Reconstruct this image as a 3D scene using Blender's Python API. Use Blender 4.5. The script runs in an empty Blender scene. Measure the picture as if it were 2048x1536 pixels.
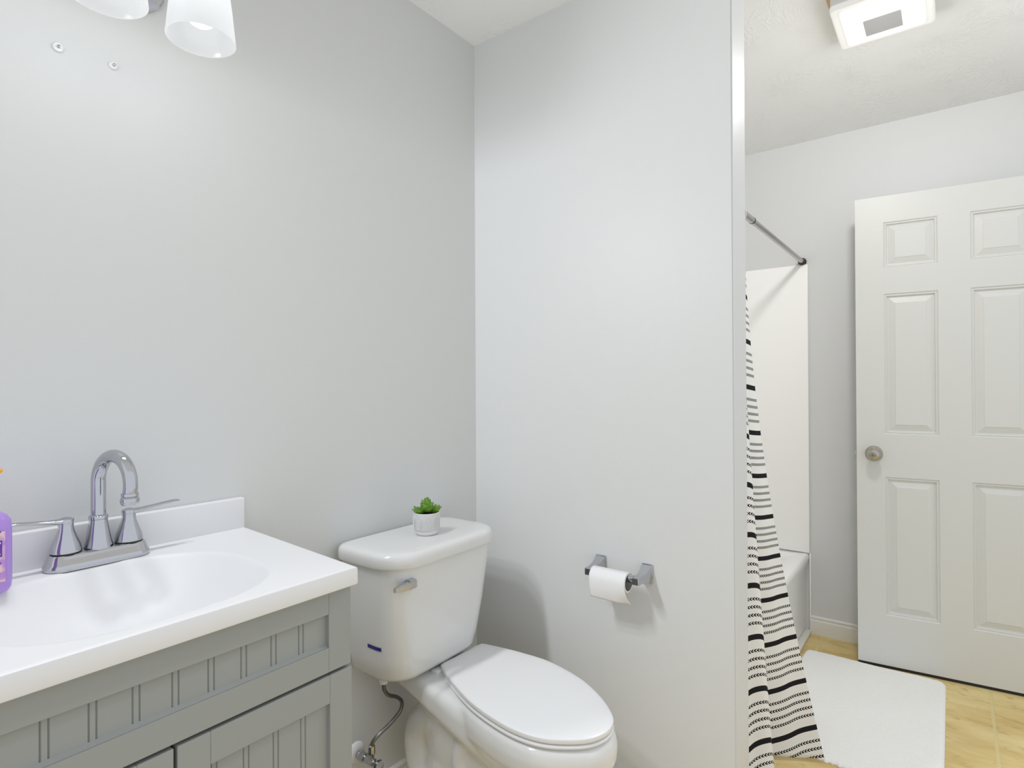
import bpy, bmesh, math, random
from mathutils import Vector, Matrix, Euler
random.seed(7)
S = bpy.context.scene
COL = S.collection

# ------------------------------------------------------------------ camera
F_PX = 1162.3; YAW = 0.6475; PIT = 0.0045; ROLL = -0.005
CAM = Vector((-1.569, -1.3483, 1.2267))
cd = bpy.data.cameras.new('camera'); co = bpy.data.objects.new('camera', cd); COL.objects.link(co)
Fv = Vector((math.cos(YAW)*math.cos(PIT), math.sin(YAW)*math.cos(PIT), math.sin(PIT)))
Rv = Vector((math.sin(YAW), -math.cos(YAW), 0)); Uv = Rv.cross(Fv)
R2 = Rv*math.cos(ROLL)+Uv*math.sin(ROLL); U2 = -Rv*math.sin(ROLL)+Uv*math.cos(ROLL)
M = Matrix((R2, U2, -Fv)).transposed().to_4x4(); M.translation = CAM
co.matrix_world = M
cd.sensor_fit = 'HORIZONTAL'; cd.sensor_width = 36.0; cd.lens = F_PX*36.0/2048; cd.clip_start = 0.02
S.camera = co

# ------------------------------------------------------------------ world, exposure
w = bpy.data.worlds.new('world'); S.world = w; w.use_nodes = True
w.node_tree.nodes['Background'].inputs[0].default_value = (0.90, 0.945, 1.0, 1)
w.node_tree.nodes['Background'].inputs[1].default_value = 0.90
S.view_settings.view_transform = 'Standard'; S.view_settings.look = 'None'
S.view_settings.gamma = 1.0; S.view_settings.use_curve_mapping = False
S.view_settings.exposure = 0.07
S.cycles.use_denoising = True
S.cycles.max_bounces = 14; S.cycles.diffuse_bounces = 8; S.cycles.transmission_bounces = 8
S.cycles.sample_clamp_indirect = 6.0
SCONCE_W = 112.0       # watts in each sconce bulb
CEIL_W = 45.0        # watts of the square ceiling light
WARM = (1.0, 0.985, 0.965); COOL = (0.93, 0.962, 1.0)

# ------------------------------------------------------------------ helpers
def srgb(r, g, b):
    f = lambda c: (c/255/12.92) if c/255 <= 0.04045 else ((c/255+0.055)/1.055)**2.4
    return (f(r), f(g), f(b), 1)
MATS = {}
def mat(name, col, rough=0.5, metal=0.0, spec=0.5, coat=0.0, bump=None, **kw):
    m = bpy.data.materials.new(name); m.use_nodes = True
    nt = m.node_tree; b = nt.nodes['Principled BSDF']
    b.inputs['Base Color'].default_value = col
    b.inputs['Roughness'].default_value = rough
    b.inputs['Metallic'].default_value = metal
    b.inputs['Specular IOR Level'].default_value = spec
    b.inputs['Coat Weight'].default_value = coat
    b.inputs['Coat Roughness'].default_value = kw.get('coat_rough', 0.08)
    if 'trans' in kw: b.inputs['Transmission Weight'].default_value = kw['trans']
    if 'ior' in kw: b.inputs['IOR'].default_value = kw['ior']
    if 'sss' in kw:
        b.inputs['Subsurface Weight'].default_value = kw['sss']; b.inputs['Subsurface Radius'].default_value = (.01, .01, .01)
    if bump:
        scale, strength, dist = bump
        tc = nt.nodes.new('ShaderNodeTexCoord'); n = nt.nodes.new('ShaderNodeTexNoise')
        n.inputs['Scale'].default_value = scale; n.inputs['Detail'].default_value = 3
        bp = nt.nodes.new('ShaderNodeBump'); bp.inputs['Strength'].default_value = strength; bp.inputs['Distance'].default_value = dist
        nt.links.new(tc.outputs['Object'], n.inputs['Vector'])
        nt.links.new(n.outputs['Fac'], bp.inputs['Height']); nt.links.new(bp.outputs['Normal'], b.inputs['Normal'])
    MATS[name] = m
    return m
class NB:
    """tiny node builder"""
    def __init__(s, m): s.nt = m.node_tree; s.b = s.nt.nodes['Principled BSDF']
    def n(s, t, **kw):
        x = s.nt.nodes.new(t)
        for k, v in kw.items(): setattr(x, k, v)
        return x
    def l(s, a, b): s.nt.links.new(a, b)
    def math(s, op, a, b=None, c=None):
        x = s.n('ShaderNodeMath', operation=op)
        for i, v in enumerate((a, b, c)):
            if v is None: continue
            if isinstance(v, (int, float)): x.inputs[i].default_value = v
            else: s.l(v, x.inputs[i])
        return x.outputs[0]
    def mix(s, fac, a, b):
        x = s.n('ShaderNodeMix', data_type='RGBA')
        for i, v in ((0, fac), (6, a), (7, b)):
            if isinstance(v, (int, float, tuple)): x.inputs[i].default_value = v
            else: s.l(v, x.inputs[i])
        return x.outputs[2]

def mesh_obj(name, bm, m=None, parent=None, smooth=None, recalc=True):
    if recalc: bmesh.ops.recalc_face_normals(bm, faces=bm.faces[:])
    me = bpy.data.meshes.new(name); bm.to_mesh(me); bm.free()
    o = bpy.data.objects.new(name, me); COL.objects.link(o)
    if m: me.materials.append(m)
    if smooth is not None:
        me.polygons.foreach_set('use_smooth', [True]*len(me.polygons))
        if smooth > 0: me.set_sharp_from_angle(angle=math.radians(smooth))
    if parent is not None: o.parent = parent; o.matrix_parent_inverse = parent.matrix_world.inverted()
    return o
def thing(name, label, cat, loc, group=None):
    o = bpy.data.objects.new(name, None); COL.objects.link(o); o.location = loc
    o.empty_display_size = 0.05
    o.matrix_world = Matrix.Translation(loc)
    o['label'] = label; o['category'] = cat
    if group: o['group'] = group
    return o
def tag(o, label, cat, group=None):
    o['label'] = label; o['category'] = cat
    if group: o['group'] = group
    return o
def structure(name, bm, m, parent=None, smooth=None, label=None):
    o = mesh_obj(name, bm, m, parent, smooth)
    if parent is None: o['kind'] = 'structure'
    return o

def box(bm, x0, x1, y0, y1, z0, z1, bev=0.0, seg=2):
    r = bmesh.ops.create_cube(bm, size=1.0)
    vs = r['verts']
    for v in vs:
        v.co = Vector(((x0+x1)/2+v.co.x*(x1-x0), (y0+y1)/2+v.co.y*(y1-y0), (z0+z1)/2+v.co.z*(z1-z0)))
    if bev > 0:
        es = list({e for v in vs for e in v.link_edges})
        bmesh.ops.bevel(bm, geom=es, offset=bev, segments=seg, profile=0.5, affect='EDGES')
    return vs
def NEW(): return bmesh.new()
def loft(bm, rings, cap0=True, cap1=True, closed=True):
    vr = [[bm.verts.new(p) for p in r] for r in rings]
    n = len(vr[0])
    for a, b in zip(vr[:-1], vr[1:]):
        for i in range(n if closed else n-1):
            j = (i+1) % n
            bm.faces.new((a[i], a[j], b[j], b[i]))
    if cap0: bm.faces.new(list(reversed(vr[0])))
    if cap1: bm.faces.new(vr[-1])
    return vr
def lathe(bm, prof, origin=(0, 0, 0), axis='Z', n=40, cap=True):
    """prof: list of (radius, height)"""
    o = Vector(origin)
    def P(r, h, a):
        c, s_ = math.cos(a)*r, math.sin(a)*r
        if axis == 'Z': return o+Vector((c, s_, h))
        if axis == 'X': return o+Vector((h, c, s_))
        return o+Vector((s_, h, c))
    rings = [[P(max(r, 1e-5), h, 2*math.pi*i/n) for i in range(n)] for r, h in prof]
    loft(bm, rings, cap0=cap, cap1=cap)
def catmull(pts, per=8, closed=False):
    pts = [Vector(p) for p in pts]; out = []; n = len(pts)
    rng = range(n) if closed else range(n-1)
    for i in rng:
        if closed: p0, p1, p2, p3 = pts[(i-1) % n], pts[i], pts[(i+1) % n], pts[(i+2) % n]
        else: p0, p1, p2, p3 = pts[max(i-1, 0)], pts[i], pts[i+1], pts[min(i+2, n-1)]
        for k in range(per):
            t = k/per
            out.append(0.5*((2*p1)+(-p0+p2)*t+(2*p0-5*p1+4*p2-p3)*t*t+(-p0+3*p1-3*p2+p3)*t**3))
    if not closed: out.append(pts[-1])
    return out
def tube(bm, path, rad, n=16, cap=True):
    path = [Vector(p) for p in path]; rings = []
    if not callable(rad): r0 = rad; rad = lambda t: r0
    T = (path[1]-path[0]).normalized()
    up = Vector((0, 0, 1)) if abs(T.z) < 0.9 else Vector((1, 0, 0))
    N = T.cross(up).normalized()
    for i, p in enumerate(path):
        t = (path[min(i+1, len(path)-1)]-path[max(i-1, 0)]).normalized()
        N = (N-t*N.dot(t)).normalized(); B = t.cross(N)
        r = rad(i/(len(path)-1))
        rings.append([p+(N*math.cos(a)+B*math.sin(a))*r for a in (2*math.pi*k/n for k in range(n))])
    loft(bm, rings, cap, cap)
def rrect(x0, x1, y0, y1, r, z, seg=8, rf=None):
    """rounded rectangle ring; rf = radius of the front (-y) corners"""
    rf = r if rf is None else rf; pts = []
    for cx, cy, a0, rr in ((x1-r, y1-r, 0, r), (x0+r, y1-r, 90, r), (x0+rf, y0+rf, 180, rf), (x1-rf, y0+rf, 270, rf)):
        for k in range(seg+1):
            a = math.radians(a0+90*k/seg); pts.append(Vector((cx+rr*math.cos(a), cy+rr*math.sin(a), z)))
    return pts
def superell(cx, cy, rx, ry, z, e=2.0, n=64):
    out = []
    for k in range(n):
        a = 2*math.pi*k/n; c, s_ = math.cos(a), math.sin(a)
        out.append(Vector((cx+rx*math.copysign(abs(c)**(2/e), c), cy+ry*math.copysign(abs(s_)**(2/e), s_), z)))
    return out
def sstep(a, b, x):
    t = min(1, max(0, (x-a)/(b-a))); return t*t*(3-2*t)

# ------------------------------------------------------------------ materials
WALLC = srgb(212, 213, 213)
m_wall = mat('wall_paint', WALLC, 0.48, spec=0.45, bump=(260, 0.10, 0.002))
m_ceil = mat('ceiling_texture', srgb(238, 239, 240), 0.85, spec=0.2)
def ceiling_nodes():
    nb = NB(m_ceil)
    tc = nb.n('ShaderNodeTexCoord')
    vo = nb.n('ShaderNodeTexVoronoi', feature='F1'); vo.inputs['Scale'].default_value = 4.6
    nb.l(tc.outputs['Object'], vo.inputs['Vector'])
    sc = nb.n('ShaderNodeVectorMath', operation='SCALE'); sc.inputs['Scale'].default_value = 1.0
    nb.l(tc.outputs['Object'], sc.inputs[0])
    sub = nb.n('ShaderNodeVectorMath', operation='SUBTRACT'); nb.l(sc.outputs[0], sub.inputs[0]); nb.l(vo.outputs['Position'], sub.inputs[1])
    sep = nb.n('ShaderNodeSeparateXYZ'); nb.l(sub.outputs[0], sep.inputs[0])
    ang = nb.math('ARCTAN2', sep.outputs[1], sep.outputs[0])
    ln = nb.n('ShaderNodeVectorMath', operation='LENGTH'); nb.l(sub.outputs[0], ln.inputs[0])
    cmb = nb.n('ShaderNodeCombineXYZ')
    nb.l(nb.math('MULTIPLY', nb.math('COSINE', ang), 2.8), cmb.inputs[0]); nb.l(nb.math('MULTIPLY', nb.math('SINE', ang), 2.8), cmb.inputs[1])
    nb.l(nb.math('MULTIPLY', ln.outputs['Value'], 9.0), cmb.inputs[2])
    add = nb.n('ShaderNodeVectorMath', operation='ADD'); nb.l(cmb.outputs[0], add.inputs[0])
    vs = nb.n('ShaderNodeVectorMath', operation='SCALE'); vs.inputs['Scale'].default_value = 3.0; nb.l(vo.outputs['Position'], vs.inputs[0]); nb.l(vs.outputs[0], add.inputs[1])
    no = nb.n('ShaderNodeTexNoise'); no.inputs['Scale'].default_value = 2.6; no.inputs['Detail'].default_value = 2.0; nb.l(add.outputs[0], no.inputs['Vector'])
    h = nb.math('SUBTRACT', 1.0, nb.math('MULTIPLY', nb.math('ABSOLUTE', nb.math('SUBTRACT', no.outputs['Fac'], 0.5)), 14.0))
    h = nb.math('MAXIMUM', h, 0.0)
    fade = nb.math('MULTIPLY', nb.math('SMOOTH_MIN', nb.math('MULTIPLY', ln.outputs['Value'], 28.0), 1.0, 0.1), 1.0)
    h = nb.math('MULTIPLY', h, fade)
    n2 = nb.n('ShaderNodeTexNoise'); n2.inputs['Scale'].default_value = 5.0; nb.l(tc.outputs['Object'], n2.inputs['Vector'])
    mr = nb.n('ShaderNodeMapRange', interpolation_type='SMOOTHSTEP'); mr.inputs['From Min'].default_value = 0.35; mr.inputs['From Max'].default_value = 0.7; nb.l(n2.outputs['Fac'], mr.inputs['Value'])
    h = nb.math('MULTIPLY', h, mr.outputs[0])
    bp = nb.n('ShaderNodeBump'); bp.inputs['Strength'].default_value = 0.34; bp.inputs['Distance'].default_value = 0.004
    nb.l(h, bp.inputs['Height']); nb.l(bp.outputs['Normal'], nb.b.inputs['Normal'])
ceiling_nodes()
m_trim = mat('trim_paint', srgb(228, 227, 221), 0.38, bump=(60, 0.03, 0.001))
m_door = mat('door_paint', srgb(212, 213, 210), 0.42)
def door_nodes():
    nb = NB(m_door); tc = nb.n('ShaderNodeTexCoord'); mp = nb.n('ShaderNodeMapping'); mp.inputs['Scale'].default_value = (90, 90, 4)
    no = nb.n('ShaderNodeTexNoise'); no.inputs['Scale'].default_value = 1.5; no.inputs['Detail'].default_value = 3
    nb.l(tc.outputs['Object'], mp.inputs[0]); nb.l(mp.outputs[0], no.inputs['Vector'])
    bp = nb.n('ShaderNodeBump'); bp.inputs['Strength'].default_value = 0.08; bp.inputs['Distance'].default_value = 0.001
    nb.l(no.outputs['Fac'], bp.inputs['Height']); nb.l(bp.outputs['Normal'], nb.b.inputs['Normal'])
door_nodes()
m_floor = mat('vinyl_floor', srgb(196, 172, 112), 0.42, spec=0.4)
def floor_nodes():
    nb = NB(m_floor); tc = nb.n('ShaderNodeTexCoord')
    n1 = nb.n('ShaderNodeTexNoise'); n1.inputs['Scale'].default_value = 7; n1.inputs['Detail'].default_value = 6; n1.inputs['Roughness'].default_value = .6
    mp = nb.n('ShaderNodeMapping'); mp.inputs['Scale'].default_value = (1.0, 0.35, 1); mp.inputs['Rotation'].default_value = (0, 0, 0.5)
    nb.l(tc.outputs['Object'], mp.inputs[0]); nb.l(mp.outputs[0], n1.inputs['Vector'])
    n2 = nb.n('ShaderNodeTexNoise'); n2.inputs['Scale'].default_value = 26; n2.inputs['Detail'].default_value = 5; n2.inputs['Distortion'].default_value = 1.2
    nb.l(mp.outputs[0], n2.inputs['Vector'])
    r1 = nb.n('ShaderNodeValToRGB'); e = r1.color_ramp.elements
    e[0].position = .37; e[0].color = srgb(200, 170, 104); e[1].position = .63; e[1].color = srgb(224, 204, 146)
    nb.l(n1.outputs['Fac'], r1.inputs[0])
    r2 = nb.n('ShaderNodeValToRGB'); e = r2.color_ramp.elements
    e[0].position = .30; e[0].color = (1, 1, 1, 1); e[1].position = .42; e[1].color = (0, 0, 0, 1)
    nb.l(n2.outputs['Fac'], r2.inputs[0])
    c = nb.mix(nb.math('MULTIPLY', r2.outputs[0], 0.45), r1.outputs[0], srgb(142, 120, 72))
    sep = nb.n('ShaderNodeSeparateXYZ'); nb.l(tc.outputs['Object'], sep.inputs[0])
    def line(src, off, per, wd):
        f = nb.math('FRACT', nb.math('ADD', nb.math('DIVIDE', nb.math('SUBTRACT', src, off), per), 40.5))
        d = nb.math('MULTIPLY', nb.math('ABSOLUTE', nb.math('SUBTRACT', f, 0.5)), per)
        x = nb.n('ShaderNodeMapRange'); x.inputs['From Min'].default_value = wd; x.inputs['From Max'].default_value = wd+0.0025
        x.inputs['To Min'].default_value = 1; x.inputs['To Max'].default_value = 0; nb.l(d, x.inputs['Value']); return x.outputs[0]
    ly = line(sep.outputs[1], -1.463, 0.311, 0.004); lx = line(sep.outputs[0], 1.30, 0.311, 0.0015)
    g = nb.math('MAXIMUM', ly, nb.math('MULTIPLY', lx, 0.35))
    c = nb.mix(nb.math('MULTIPLY', g, 0.8), c, srgb(214, 198, 142))
    nb.l(c, nb.b.inputs['Base Color'])
    bp = nb.n('ShaderNodeBump'); bp.inputs['Strength'].default_value = 0.4; bp.inputs['Distance'].default_value = 0.002
    hh = nb.math('SUBTRACT', nb.math('MULTIPLY', n2.outputs['Fac'], 0.3), g)
    nb.l(hh, bp.inputs['Height']); nb.l(bp.outputs['Normal'], nb.b.inputs['Normal'])
floor_nodes()
m_china = mat('vitreous_china', srgb(222, 222, 221), 0.10, spec=0.5, coat=0.3, coat_rough=0.04)
m_seat = mat('seat_plastic', srgb(232, 232, 233), 0.30, spec=0.4)
m_tub = mat('tub_fibreglass', srgb(244, 243, 240), 0.16, spec=0.5)
m_surr = mat('surround_fibreglass', srgb(249, 248, 246), 0.28, spec=0.4)
m_marble = mat('cultured_marble', srgb(228, 228, 230), 0.42, spec=0.4)
m_cab = mat('cabinet_paint', srgb(153, 156, 154), 0.5, spec=0.35)
m_dark = mat('dark_gap', srgb(30, 30, 30), 0.8)
m_chrome = mat('chrome', srgb(192, 193, 198), 0.07, metal=1.0)
m_steel = mat('brushed_steel', srgb(178, 176, 172), 0.28, metal=1.0)
m_nickel = mat('satin_nickel', srgb(178, 172, 160), 0.26, metal=1.0)
m_lever = mat('lever_metal', srgb(190, 193, 200), 0.2, metal=1.0)
m_braid = mat('braided_steel', srgb(120, 120, 118), 0.3, metal=0.9)
m_black = mat('black_rubber_and_gap_shade', srgb(26, 25, 24), 0.5)
m_paper = mat('tissue_paper', srgb(234, 234, 235), 0.9, spec=0.1, bump=(500, 0.1, 0.001))
m_core = mat('cardboard', srgb(120, 100, 80), 0.9, spec=0.1)
m_white = mat('white_plastic', srgb(226, 226, 226), 0.4)
m_blue = mat('blue_tape', srgb(24, 34, 130), 0.5)
m_pot = mat('pot_glaze', srgb(206, 206, 206), 0.6, spec=0.3)
m_soil = mat('soil', srgb(28, 24, 20), 1.0, spec=0.05, bump=(200, 0.8, 0.004))
m_mat = mat('bath_mat_cotton', srgb(240, 239, 236), 0.95, spec=0.1)
m_lilac = mat('lilac_soap', srgb(178, 142, 218), 0.22, spec=0.5, sss=0.3)
m_orange = mat('orange_plastic', srgb(240, 170, 40), 0.4)
m_clear = mat('clear_plastic', srgb(235, 236, 240), 0.15)
m_plaster = mat('raw_drywall', srgb(222, 184, 140), 0.95, spec=0.1, bump=(140, 0.6, 0.003))
def mat_nodes():
    nb = NB(m_mat); tc = nb.n('ShaderNodeTexCoord')
    wv = nb.n('ShaderNodeTexWave', wave_type='BANDS', bands_direction='X'); wv.inputs['Scale'].default_value = 42; wv.inputs['Distortion'].default_value = 1.5
    wv.inputs['Detail'].default_value = 1; wv.inputs['Detail Scale'].default_value = 3
    wv2 = nb.n('ShaderNodeTexNoise'); wv2.inputs['Scale'].default_value = 170
    nb.l(tc.outputs['Object'], wv.inputs['Vector']); nb.l(tc.outputs['Object'], wv2.inputs['Vector'])
    bp = nb.n('ShaderNodeBump'); bp.inputs['Strength'].default_value = 0.45; bp.inputs['Distance'].default_value = 0.004
    nb.l(nb.math('ADD', nb.math('MULTIPLY', wv.outputs['Fac'], 0.5), nb.math('MULTIPLY', wv2.outputs['Fac'], 0.6)), bp.inputs['Height']); nb.l(bp.outputs['Normal'], nb.b.inputs['Normal'])
mat_nodes()
# emissive pieces of the lamps
def emis(name, col, strength, base=(0.9, 0.9, 0.9, 1)):
    m = mat(name, base, 0.5); b = m.node_tree.nodes['Principled BSDF']
    b.inputs['Emission Color'].default_value = (*col, 1); b.inputs['Emission Strength'].default_value = strength; return m
m_diff = emis('diffuser_lit', WARM, 0.55)
m_diffrim = emis('diffuser_rim_lit', WARM, 0.12)
m_diffmid = emis('diffuser_centre', WARM, 0.02, (0.42, 0.42, 0.43, 1))
m_bulb = emis('bulb_glow', COOL, 1.0)
m_shade = bpy.data.materials.new('frosted_glass'); m_shade.use_nodes = True
def shade_nodes():
    nt = m_shade.node_tree; nt.nodes.clear()
    out = nt.nodes.new('ShaderNodeOutputMaterial'); mx = nt.nodes.new('ShaderNodeMixShader'); mx.inputs[0].default_value = 0.8
    d = nt.nodes.new('ShaderNodeBsdfDiffuse'); d.inputs[0].default_value = (0.9, 0.9, 0.91, 1)
    t = nt.nodes.new('ShaderNodeBsdfTranslucent'); t.inputs[0].default_value = (0.97, 0.975, 0.98, 1)
    nt.links.new(d.outputs[0], mx.inputs[1]); nt.links.new(t.outputs[0], mx.inputs[2])
    g = nt.nodes.new('ShaderNodeBsdfGlossy'); g.inputs['Roughness'].default_value = 0.15
    m2 = nt.nodes.new('ShaderNodeMixShader'); m2.inputs[0].default_value = 0.06
    nt.links.new(mx.outputs[0], m2.inputs[1]); nt.links.new(g.outputs[0], m2.inputs[2])
    e = nt.nodes.new('ShaderNodeEmission'); e.inputs[0].default_value = (*COOL, 1); e.inputs[1].default_value = 0.04
    ad = nt.nodes.new('ShaderNodeAddShader'); nt.links.new(m2.outputs[0], ad.inputs[0]); nt.links.new(e.outputs[0], ad.inputs[1]); nt.links.new(ad.outputs[0], out.inputs[0])
shade_nodes()

# ------------------------------------------------------------------ room shell
H = 2.44; XF = 1.625; YN = -1.745; XW = -2.60; XN = -0.40; YB = -0.893; T = 0.118
b = NEW(); box(b, XW-0.1, XF+0.1, YN-0.9, 0.1, -0.05, 0.0); structure('floor', b, m_floor)
b = NEW(); box(b, XW-0.1, XF+0.1, YN-0.1, 0.1, H, H+0.05); structure('ceiling', b, m_ceil)
b = NEW(); box(b, XW-0.1, XF+0.1, 0.0, 0.1, 0.0, H); structure('wall_left', b, m_wall)
b = NEW(); box(b, 0.0, T, YB, 0.0, 0.0, H)
es = [e for e in b.edges if abs(e.verts[0].co.z-e.verts[1].co.z) > 1 and e.verts[0].co.y < -0.5]
bmesh.ops.bevel(b, geom=es, offset=0.004, segments=3, affect='EDGES')
structure('wall_partition', b, m_wall, smooth=30)
b = NEW(); box(b, XF, XF+0.1, YN-0.1, 0.0, 0.0, H); structure('wall_far', b, m_wall)
# near wall with the doorway the open door belongs to
DX0, DX1, DH = 0.775, 1.500, 2.06
b = NEW(); box(b, DX1, XF, YN-0.1, YN, 0.0, H)
structure('wall_near', b, m_wall)

def baseboard(name, p0, p1, nrm, h=0.088, t=0.014):
    """profiled board from p0 to p1 on the floor, nrm = direction into the room"""
    p0 = Vector(p0); p1 = Vector(p1); nv = Vector(nrm)
    prof = [(0, 0), (t, 0), (t, h*0.72), (t*0.93, h*0.76), (t*0.62, h*0.80), (t*0.62, h*0.86), (t*0.85, h*0.90), (t*0.8, h*0.95), (t*0.4, h), (0, h)]
    b = NEW(); loft(b, [[p+nv*a+Vector((0, 0, z)) for a, z in prof] for p in (p0, p1)])
    return structure(name, b, m_trim)
baseboard('baseboard_far', (XF, -0.783, 0), (XF, YN, 0), (-1, 0, 0))
baseboard('baseboard_left', (XW, 0, 0), (0, 0, 0), (0, -1, 0))
baseboard('baseboard_partition', (0, -0.015, 0), (0, YB, 0), (-1, 0, 0))
baseboard('baseboard_partition_end', (-0.014, YB, 0), (T, YB, 0), (0, -1, 0))
# jamb the door hangs on
b = NEW(); box(b, DX1-0.012, DX1-0.0002, YN-0.1, YN, 0, DH); structure('trim_1', b, m_trim)

# ------------------------------------------------------------------ six panel door standing open
DA = Vector((1.4036, -1.0113, 0.013)); DPH = -1.4721; DW = 0.70; DHT = 2.032; DT = 0.035
def door():
    # local frame: u along the door, depth d, z up ; visible face d = 0
    bm = NEW()
    panels = []
    for u0, u1 in ((0.105, 0.297), (0.404, 0.596)):
        for z0, z1 in ((0.217, 0.815), (1.000, 1.607), (1.720, 1.918)):
            panels.append((u0, u1, z0, z1))
    us = sorted({0, DW, *[p[0] for p in panels], *[p[1] for p in panels]})
    zs = sorted({0, DHT, *[p[2] for p in panels], *[p[3] for p in panels]})
    def face(side):
        sgn = 1 if side == 0 else -1; base = 0 if side == 0 else DT
        V = lambda u, z, d: bm.verts.new((u, base+sgn*d, z))
        for i in range(len(us)-1):
            for j in range(len(zs)-1):
                u0, u1, z0, z1 = us[i], us[i+1], zs[j], zs[j+1]
                if (u0, u1, z0, z1) in panels:
                    steps = [(0, 0), (0.004, 0.0045), (0.007, 0.003), (0.010, 0.0035), (0.013, 0.0105), (0.017, 0.0110), (0.040, 0.0035), (0.042, 0.0018)]
                    rings = [[V(u0+s, z0+s, d), V(u1-s, z0+s, d), V(u1-s, z1-s, d), V(u0+s, z1-s, d)] for s, d in steps]
                    for a, c in zip(rings[:-1], rings[1:]):
                        for k in range(4):
                            l = (k+1) % 4; bm.faces.new((a[k], a[l], c[l], c[k]))
                    bm.faces.new(rings[-1])
                else:
                    bm.faces.new((V(u0, z0, 0), V(u1, z0, 0), V(u1, z1, 0), V(u0, z1, 0)))
    face(0); face(1)
    for a, c in (((0, 0), (0, DHT)), ((0, DHT), (DW, DHT)), ((DW, DHT), (DW, 0)), ((DW, 0), (0, 0))):
        bm.faces.new([bm.verts.new(p) for p in ((a[0], 0, a[1]), (c[0], 0, c[1]), (c[0], DT, c[1]), (a[0], DT, a[1]))])
    bmesh.ops.remove_doubles(bm, verts=bm.verts[:], dist=1e-5)
    o = mesh_obj('door_1', bm, m_door)
    # local +y must point away from the camera (towards +x)
    o.matrix_world = Matrix.Translation(DA) @ Matrix.Rotation(DPH, 4, 'Z')
    o['kind'] = 'structure'
    kb = NEW(); ku, kz = 0.065, 0.914
    lathe(kb, [(0.0, -0.058), (0.0045, -0.058), (0.006, -0.0575), (0.007, -0.057), (0.0195, -0.0555), (0.0215, -0.053), (0.0265, -0.048), (0.0285, -0.042), (0.0275, -0.036), (0.019, -0.026),
               (0.013, -0.020), (0.0125, -0.012), (0.030, -0.009), (0.033, -0.004), (0.033, 0.0)][::-1], (ku, 0, kz), 'Y', 48)
    k = mesh_obj('door_knob', kb, m_nickel, smooth=35); k.parent = o
    hb = NEW(); lathe(hb, [(0.0, -0.0592), (0.0030, -0.0592), (0.0045, -0.0575)], (ku, 0, kz), 'Y', 24)
    h = mesh_obj('privacy_lock', hb, m_steel, smooth=40); h.parent = k
    hb = NEW(); lathe(hb, [(0.0060, -0.0578), (0.0060, -0.0583), (0.0046, -0.0583), (0.0046, -0.0578)], (ku, 0, kz), 'Y', 24, cap=False)
    h = mesh_obj('keyhole_ring', hb, m_black, smooth=40); h.parent = k
    kb = NEW(); lathe(kb, [(0.0, 0.058), (0.0195, 0.0555), (0.0285, 0.042), (0.0275, 0.036), (0.013, 0.020), (0.0125, 0.012), (0.030, 0.009), (0.033, 0.004), (0.033, 0.0)], (ku, DT, kz), 'Y', 40)
    k2 = mesh_obj('door_knob', kb, m_nickel, smooth=35); k2.parent = o
    lb = NEW(); box(lb, -0.0016, 0.0, 0.006, DT-0.006, kz-0.028, kz+0.028, 0.0006); box(lb, -0.010, 0.0, 0.011, DT-0.011, kz-0.009, kz+0.009, 0.002)
    l = mesh_obj('latch', lb, m_nickel); l.parent = o
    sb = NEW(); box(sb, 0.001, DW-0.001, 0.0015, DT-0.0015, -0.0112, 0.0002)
    sw = mesh_obj('door_gap_shade', sb, m_black); sw.parent = o  # added black strip standing in for the shadow under the door, not rubber
    for hz in (0.2, 1.0, 1.82):
        hb = NEW(); lathe(hb, [(0.0055, hz-0.045), (0.0055, hz+0.045)], (DW+0.004, 0.0, 0), 'Z', 16)
        h = mesh_obj('hinge', hb, m_nickel, smooth=40); h.parent = o
    return o
door()

# ------------------------------------------------------------------ bathtub + surround
def bathtub():
    t = thing('bathtub', 'off-white alcove bathtub with straight apron behind the striped curtain', 'bathtub', (0.87, -0.39, 0))
    x0, x1, y0, y1, zt = T+0.002, XF-0.002, -0.780, -0.002, 0.392
    b = NEW()
    R = []
    def ring(ix, iy0, iy1, r, z): return rrect(x0+ix, x1-ix, y0+iy0, y1-iy1, r, z, 8)
    R.append(ring(0.0, 0.022, 0, 0.004, 0.001)); R.append(ring(0.0, 0.020, 0, 0.004, 0.05)); R.append(ring(0.0, 0.008, 0, 0.004, zt-0.055))
    R.append(ring(0.0, 0.001, 0, 0.006, zt-0.030)); R.append(ring(0.0, 0.0, 0, 0.008, zt-0.014)); R.append(ring(0.0, 0.004, 0, 0.01, zt-0.003)); R.append(ring(0.003, 0.012, 0.003, 0.012, zt))
    R.append(ring(0.075, 0.085, 0.045, 0.09, zt-0.001)); R.append(ring(0.085, 0.095, 0.055, 0.09, zt-0.012)); R.append(ring(0.11, 0.115, 0.07, 0.10, zt-0.15))
    R.append(ring(0.15, 0.14, 0.10, 0.11, 0.08)); R.append(ring(0.20, 0.18, 0.14, 0.10, 0.055))
    loft(b, R)
    mesh_obj('tub_shell', b, m_tub, t, smooth=50)
    b = NEW(); box(b, x0, x1, -0.788, -0.7585, 0.0005, 0.016, 0.004, 3)
    mesh_obj('floor_strip', b, m_trim, t, smooth=30)
    b = NEW(); lathe(b, [(0.0, 0.003), (0.026, 0.003), (0.030, 0.0)], (1.35, -0.39, 0.056), 'Z', 24)
    mesh_obj('drain', b, m_chrome, t, smooth=40)
bathtub()
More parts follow.
